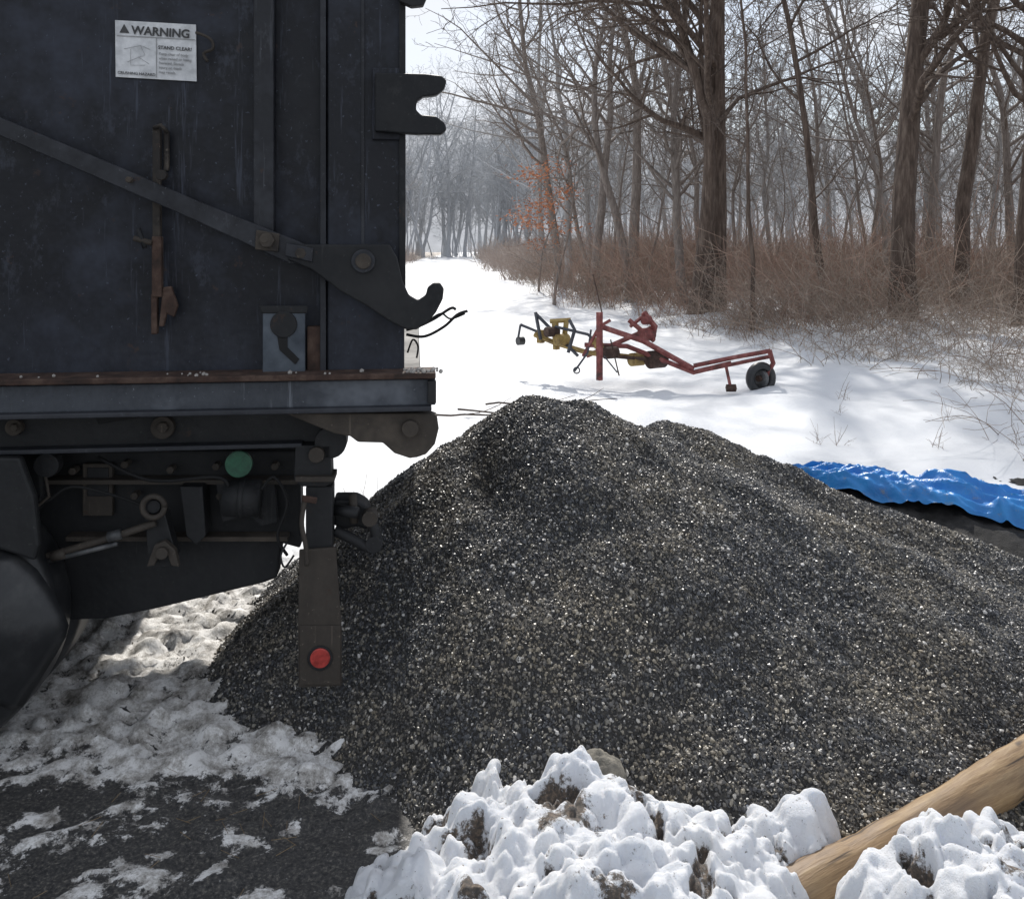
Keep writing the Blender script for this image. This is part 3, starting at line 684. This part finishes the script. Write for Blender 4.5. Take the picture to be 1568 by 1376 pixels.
torus('wheel_tyre',.155,.055,M_rubber,1.2)
hub('wheel_rim',1165,579,11.3,.11,.03,M_steel);hub('wheel_hub',1165,579,11.28,.04,.06,M_rust)

# ------------------------------------------------------------------ vegetation
def bark(name,c0,c1,c2,bs=.8):
    return simple(name,[(.3,c0),(.5,c1),(.7,c2)],4,.9,0,bs,.03,sc=(4,4,.6),detail=3)
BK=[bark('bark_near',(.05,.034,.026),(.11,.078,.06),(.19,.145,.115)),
    bark('bark_mid_haze_tint',(.14,.115,.098),(.205,.172,.15),(.29,.25,.22),0),
    bark('bark_far_haze_tint',(.24,.228,.22),(.31,.295,.285),(.38,.37,.355),0),
    bark('bark_farthest_haze_tint',(.38,.395,.41),(.44,.455,.475),(.50,.515,.535),0)]  # all but the near bark paled: aerial haze painted into the colour
M_twig=simple('bramble_twig',[(.3,(.14,.095,.07)),(.5,(.24,.17,.13)),(.7,(.36,.28,.21))],2,.8,0,0,.01,detail=2)
M_twig2=simple('bramble_twig_grey',[(.3,(.16,.13,.10)),(.5,(.28,.225,.18)),(.7,(.42,.35,.29))],2,.8,0,0,.01,detail=2)
def rdir(d,ang,rg):
    ref=Vector((0,0,1)) if abs(d.z)<.9 else Vector((1,0,0))
    a=d.cross(ref).normalized();b=d.cross(a);t=rg.uniform(0,6.283)
    return (d*math.cos(ang)+(a*math.cos(t)+b*math.sin(t))*math.sin(ang)).normalized()
def grow(V,F,p,d,L,r,lv,mx,rg,prm):
    segs=prm['segs'][lv];pts=[p.copy()];rr=[r];q=p.copy();dd=d.copy()
    wob=prm['wob'][lv]
    for i in range(segs):
        dd=(dd+Vector((rg.gauss(0,wob),rg.gauss(0,wob),rg.gauss(0,wob)*.6+prm['up'][lv]))).normalized()
        q=q+dd*L/segs;pts.append(q.copy());t=(i+1)/segs
        rr.append(max(r*(1-prm['tap'][lv]*t),prm['rmin']))
    if lv==0: rr[0]=r*1.35
    add_tube(V,F,pts,rr,prm['n'][lv],cap=False)
    if lv>=mx: return
    k=prm['cnt'][lv]
    for c in range(k):
        t=prm['st'][lv]+(1-prm['st'][lv])*(c+rg.random())/k;t=min(t,.99)
        f=t*segs;i=int(f);fr=f-i;pos=pts[i].lerp(pts[i+1],fr);rad_=rr[i]*(1-fr)+rr[i+1]*fr
        dloc=(pts[i+1]-pts[i]).normalized();nd=rdir(dloc,rad(rg.uniform(*prm['ang'][lv])),rg)
        if lv==0 and prm.get('bias') is not None: nd=(nd+prm['bias']*rg.random()).normalized()
        LL=L*prm['rat'][lv]*rg.uniform(.6,1.15)*(1-.55*t if lv==0 else 1-.35*t)
        grow(V,F,pos,nd,LL,max(min(rad_*.6,prm['rb'][lv]*r),prm['rmin']),lv+1,mx,rg,prm)
def prm(**k):
    d=dict(segs=[14,8,5,3,2],wob=[.07,.16,.2,.22,.2],up=[.03,.05,.03,.0,0],tap=[.85,.85,.8,.7,.6],n=[9,5,4,3,3],cnt=[22,7,6,3],
           st=[.30,.2,.15,.1],ang=[(35,75),(30,60),(30,65),(30,60)],rat=[.36,.42,.42,.5],rb=[.38,.5,.55,.6],rmin=.006,bias=None);d.update(k);return d
def tree_mesh(nm,H,r,seed,mat,mx=3,lean=(0,0),p=None):
    rg=random.Random(seed);V=[];F=[]
    grow(V,F,Vector((0,0,-.3)),Vector((lean[0],lean[1],1)).normalized(),H,r,0,mx,rg,p or prm())
    me=bpy.data.meshes.new(nm);me.from_pydata(V,[],F);me.materials.append(mat)
    me.polygons.foreach_set('use_smooth',[True]*len(me.polygons));return me
def gz(x,y): return float(G(np.array(float(x)),np.array(float(y))))
heroes=[
 (5.0,22,19,.27,(.01,0),1,prm(cnt=[26,8,7,3],bias=Vector((-.9,-.3,.1)),rat=[.45,.42,.42,.5],st=[.20,.2,.15,.1],wob=[.04,.16,.2,.22,.2])),
 (4.45,21.6,14,.19,(-.06,0),2,prm(cnt=[24,8,7,3],bias=Vector((-1.0,-.4,.0)),rat=[.58,.42,.42,.5],up=[.02,-.02,-.04,-.04,0])),
 (7.5,17,18,.24,(.0,0),3,prm(cnt=[24,8,7,3],st=[.2,.2,.15,.1],wob=[.03,.16,.2,.22,.2])),
 (9.6,19,17,.17,(.04,0),4,prm()),
 (7.0,20,16,.09,(.02,0),5,prm(rb=[.5,.5,.5,.6],cnt=[16,6,5,3],wob=[.05,.16,.2,.22,.2])),
 (4.85,18,12,.05,(-.03,0),6,prm(rb=[.5,.5,.5,.6],cnt=[16,6,5,3])),
 (8.9,15.5,13,.15,(.05,0),7,prm(cnt=[22,8,7,3],bias=Vector((-.6,-.5,0)))),
 (2.8,30,16,.17,(0,0),8,prm(bias=Vector((-.9,0,0)),rat=[.45,.42,.42,.5])),
 (4.6,33,18,.22,(0,0),9,prm()),
 (2.1,38,17,.20,(-.03,0),10,prm(bias=Vector((-.9,0,0)),rat=[.45,.42,.42,.5])),
 (11.2,14.5,12,.10,(-.08,-.05),11,prm(cnt=[24,8,7,4],bias=Vector((-.9,-.3,-.1)),st=[.15,.2,.1,.1])),
 (3.7,27,14,.15,(-.05,0),12,prm(cnt=[24,8,7,3],bias=Vector((-1,-.2,0)),rat=[.5,.42,.42,.5],up=[.02,0,-.02,-.03,0])),
 (6.0,25.5,13,.08,(.05,0),13,prm(cnt=[16,6,5,3])),
 (1.6,47,17,.2,(-.04,0),14,prm(bias=Vector((-.9,0,0)),rat=[.48,.42,.42,.5])),
]
for (x,y,H_,r,ln,sd,pp) in heroes:
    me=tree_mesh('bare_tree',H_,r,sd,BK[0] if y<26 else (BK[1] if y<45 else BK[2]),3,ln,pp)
    o=link(bpy.data.objects.new('bare_tree',me));o.location=(x,y,gz(x,y))
variants=[]
for k in range(7):
    H_=[17,15,19,13,16,11,9][k];r=[.17,.11,.23,.06,.09,.045,.035][k]
    variants.append(tree_mesh('forest_tree',H_,r,50+k,BK[1],3 ,(rng.uniform(-.08,.08),0),prm(rmin=.009,cnt=[20,6,5,2],n=[6,4,3,3,3],wob=[.10,.18,.2,.2,.2],st=[.22,.2,.15,.1])))
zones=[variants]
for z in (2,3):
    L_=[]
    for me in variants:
        c=me.copy();c.materials.clear();c.materials.append(BK[z]);L_.append(c)  # same trees, paler bark carrying painted haze for farther zones
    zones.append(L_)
FO=empty('distant_forest')
rg=random.Random(77)
def put(me,nm,par,x,y,s,sz=None):
    o=bpy.data.objects.new(nm,me);link(o,par);o.location=(x,y,gz(x,y)-.05);o.rotation_euler=(rg.gauss(0,.06),rg.gauss(0,.06),rg.uniform(0,6.28));o.scale=(s,s,s*(sz or 1));return o
for i in range(255):
    y=24+ (rg.random()**1.1)*95
    x=edge(y)+.8+rg.random()**.9*(6+y*.62)
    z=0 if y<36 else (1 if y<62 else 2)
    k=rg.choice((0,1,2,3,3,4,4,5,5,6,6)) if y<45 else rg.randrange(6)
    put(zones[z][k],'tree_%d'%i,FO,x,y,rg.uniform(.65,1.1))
for i in range(70):
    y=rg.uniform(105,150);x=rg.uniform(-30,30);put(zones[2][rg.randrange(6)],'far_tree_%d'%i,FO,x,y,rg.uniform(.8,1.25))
for i in range(60):
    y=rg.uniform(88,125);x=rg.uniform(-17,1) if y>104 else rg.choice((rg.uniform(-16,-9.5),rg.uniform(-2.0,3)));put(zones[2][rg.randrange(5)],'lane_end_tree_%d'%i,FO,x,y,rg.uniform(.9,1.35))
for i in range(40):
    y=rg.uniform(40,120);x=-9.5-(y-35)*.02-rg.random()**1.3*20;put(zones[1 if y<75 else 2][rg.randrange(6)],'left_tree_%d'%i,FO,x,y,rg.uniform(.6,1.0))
xh=np.linspace(-240,280,420);yh=np.linspace(150,300,40);XH,YH=np.meshgrid(xh,yh)
ZH=-2+ (24+16*fbm(XH*.012,XH*0,3,91))*sst(YH,148,250)+3.0*fbm(XH*.5,YH*.2,4,92)*sst(YH,148,170)
grid_obj('wooded_hill',xh,yh,ZH,simple('woods_haze_tint',[(.35,(.36,.375,.39)),(.6,(.46,.47,.49))],.25,.95,0,0,.5))  # pale grey paints distance haze into the hill's colour

def clump(nm,ns,Hh,spread,seed,mat,rmin,arch=.12,side=3):
    rg2=random.Random(seed);V=[];F=[]
    for i in range(ns):
        a_=rg2.uniform(0,6.28);R=spread*math.sqrt(rg2.random());p=Vector((R*math.cos(a_),R*math.sin(a_),-.1))
        d=Vector((rg2.gauss(0,.4),rg2.gauss(0,.4),1)).normalized();L=Hh*rg2.uniform(.3,1.25);sg=6
        pts=[p.copy()];bend=Vector((rg2.gauss(0,1),rg2.gauss(0,1),-.6))*arch
        for k in range(sg):
            d=(d+bend+Vector((rg2.gauss(0,.12),rg2.gauss(0,.12),rg2.gauss(0,.05)))).normalized();p=p+d*L/sg;pts.append(p.copy())
        r0=rmin*rg2.uniform(.9,1.9);add_tube(V,F,pts,[max(r0*(1-.6*j/sg),rmin*.6) for j in range(sg+1)],3,False)
        for c in range(side):
            j=rg2.randrange(1,sg);dd=rdir((pts[j+1]-pts[j]).normalized(),rad(rg2.uniform(25,65)),rg2);LL=L*rg2.uniform(.12,.4)
            q=pts[j];P=[q]
            for k in range(3):
                dd=(dd+Vector((rg2.gauss(0,.18),rg2.gauss(0,.18),rg2.gauss(0,.12)))).normalized();P.append(P[-1]+dd*LL/3)
            add_tube(V,F,P,[rmin*.8,rmin*.7,rmin*.6,rmin*.5],3,False)
    me=bpy.data.meshes.new(nm);me.from_pydata(V,[],F);me.materials.append(mat);return me
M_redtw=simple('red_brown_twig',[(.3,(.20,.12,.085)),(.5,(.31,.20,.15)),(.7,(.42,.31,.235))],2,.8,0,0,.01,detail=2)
M_fartw=simple('twig_haze_tint',[(.3,(.30,.235,.20)),(.7,(.42,.355,.31))],2,.8,0,0,.01,detail=2)  # far twigs lightened, with air haze put into their colour
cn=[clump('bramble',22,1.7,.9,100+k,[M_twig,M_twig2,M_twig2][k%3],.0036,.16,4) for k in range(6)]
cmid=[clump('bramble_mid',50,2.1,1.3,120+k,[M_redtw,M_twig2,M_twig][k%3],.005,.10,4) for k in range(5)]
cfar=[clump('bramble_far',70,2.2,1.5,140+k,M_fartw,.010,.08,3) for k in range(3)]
BR=empty('bramble_thicket')
for i in range(150):
    y=7.5+rg.random()*12.0;x=edge(y)-.1+rg.random()**1.0*7.5
    if y<11 and x<edge(y)+.6 and rg.random()<.5: continue
    put(cn[rg.randrange(6)],'clump_%d'%i,BR,x,y,rg.uniform(.45,1.15))
for i in range(215):
    y=16.5+rg.random()**1.2*30;x=edge(y)-.2+rg.random()**1.2*16;put(cmid[rg.randrange(5)],'mid_clump_%d'%i,BR,x,y,rg.uniform(.4,1.1)*(1+.45*rg.random()*(x>edge(y)+2)))
for i in range(150):
    y=42+rg.random()*65;x=edge(y)-.3+rg.random()**1.4*20;put(cfar[rg.randrange(3)],'far_clump_%d'%i,BR,x,y,rg.uniform(.6,1.1))
for i in range(40):
    y=40+rg.random()*60;x=-8.6-rg.random()*6;put(cfar[rg.randrange(3)],'left_clump_%d'%i,BR,x,y,rg.uniform(.4,.8))
DW=empty('dry_weeds')
dw=clump('weed',7,.45,.15,200,M_twig,.0025,.05,3)
for x,y in [(3.0,8.6),(3.15,8.5),(3.9,8.2),(3.6,9.8),(4.4,7.6),(4.0,10.8),(4.2,7.0),(-1.0,6.3),(-1.1,6.1),(4.5,9.1),(4.7,8.2)]:
    put(dw,'weed_stalk',DW,x,y,rg.uniform(.6,1.1))
M_leaf=simple('orange_beech_leaf',[(.3,(.32,.10,.04)),(.6,(.50,.20,.09)),(.8,(.60,.31,.16))],1.5,.7,0,0)
def beech(x,y,H_,sd,nl,zs):
    rg2=random.Random(sd);V=[];F=[];pp=prm(cnt=[14,6,4,2],st=[.2,.2,.1,.1],up=[.02,-.01,-.02,0,0],bias=Vector((-.7,0,0)),rat=[.45,.4,.4,.5])
    grow(V,F,Vector((0,0,-.2)),Vector((0,0,1)),H_,.05,0,2,rg2,pp)
    e=empty('beech_tree',(x,y,gz(x,y)));mesh_obj('trunk_and_branches',V,F,BK[1],e)
    LV=[];LF=[]
    for zc,xc,wd in zs:
        for i in range(nl):
            q=Vector((xc+rg2.gauss(0,wd),rg2.gauss(0,.5),zc+rg2.gauss(0,.10)+.12*math.sin(i*1.7)))
            a1=Vector((rg2.gauss(0,1),rg2.gauss(0,1),rg2.gauss(0,.5))).normalized()*.06;a2=Vector((rg2.gauss(0,1),rg2.gauss(0,1),rg2.gauss(0,1))).normalized()*.028
            b_=len(LV);LV+=[tuple(q-a1),tuple(q+a2),tuple(q+a1),tuple(q-a2)];LF.append((b_,b_+1,b_+2,b_+3))
    mesh_obj('leaves',LV,LF,M_leaf,e)
beech(1.25,26,5.2,3,150,[(4.0,-.2,.40),(3.75,-.7,.3),(2.9,-.5,.35),(2.6,-.9,.3),(2.3,.0,.4),(3.3,.2,.4)])
beech(1.0,33,4.2,4,110,[(1.8,.1,.4),(2.5,-.3,.4),(3.2,.2,.3)])
V=[];F=[]
for i in range(3):
    p=Vector((-.9+.3*i,9.5+.3*i,gz(-.9,9.5)+.03));P=[p]
    for k in range(9): P.append(P[-1]+Vector((rng.uniform(.1,.25),rng.gauss(0,.06),rng.gauss(0,.012))))
    add_tube(V,F,P,[.012-.0009*j for j in range(10)],4)
    for k in (2,4,6):
        d=Vector((.15,rng.choice((-.12,.12)),.04));add_tube(V,F,[P[k],P[k]+d,P[k]+d*2+Vector((0,0,.03))],[.007,.005,.003],3)
mesh_obj('fallen_branch',V,F,BK[0])
V=[];F=[]
for i in range(70):
    x=rng.gauss(-1.0,.3);y=rng.gauss(2.85,.15)
    if i>=30: x=rng.gauss(-1.2,.2);y=rng.gauss(6.6,.25)
    z=gz(x,y)+.012;a_=rng.uniform(0,3.14);l=rng.uniform(.01,.04);d=Vector((math.cos(a_)*l,math.sin(a_)*l,rng.uniform(0,.01)))
    p=Vector((x,y,z));add_tube(V,F,[p-d,p+d],[.0009,.0009],3,False)
mesh_obj('straw',V,F,simple('straw',[(.3,(.15,.10,.05)),(.7,(.28,.20,.11))],5,.8,0,0))

# ------------------------------------------------------------------ sky, sun, camera
AZ=rad(-4);EL=rad(41)
w=bpy.data.worlds.new('World');scene.world=w;w.use_nodes=True;nt=w.node_tree
bg=nt.nodes['Background'];sk=N(nt,'ShaderNodeTexSky',sky_type='NISHITA');sk.sun_disc=False
sk.sun_elevation=EL;sk.sun_rotation=AZ%(2*math.pi);sk.air_density=1.0;sk.dust_density=1.0
tc=N(nt,'ShaderNodeTexCoord');mp=N(nt,'ShaderNodeMapping');mp.inputs['Scale'].default_value=(1,1,3.5);nt.links.new(tc.outputs['Generated'],mp.inputs[0])
cn_=N(nt,'ShaderNodeTexNoise');cn_.inputs['Scale'].default_value=3;cn_.inputs['Detail'].default_value=5;nt.links.new(mp.outputs[0],cn_.inputs['Vector'])
cf=ramp(nt,cn_.outputs['Fac'],[(.42,.4),(.58,1.0)])
c=mixc(nt,cf.outputs[0],sk.outputs[0],(8.0,8.3,8.9));nt.links.new(c,bg.inputs['Color']);bg.inputs['Strength'].default_value=.115
sl=bpy.data.lights.new('sun','SUN');sl.energy=4.1;sl.angle=rad(1.2);sl.color=(1,.955,.89)
so=link(bpy.data.objects.new('sun',sl));sd=Vector((math.sin(AZ)*math.cos(EL),math.cos(AZ)*math.cos(EL),math.sin(EL)))
so.rotation_euler=(-sd).to_track_quat('-Z','Y').to_euler();so.location=sd*30
cd=bpy.data.cameras.new('camera');cd.lens=36*FP/1568;cd.sensor_width=36;cd.sensor_fit='HORIZONTAL';cd.shift_y=-(688-370)/1568
cd.clip_start=.05;cd.clip_end=2000
co=link(bpy.data.objects.new('camera',cd));co.location=(0,0,CAMH);co.rotation_euler=(rad(90),0,0);scene.camera=co
scene.view_settings.view_transform='Standard';scene.view_settings.look='None';scene.view_settings.exposure=0
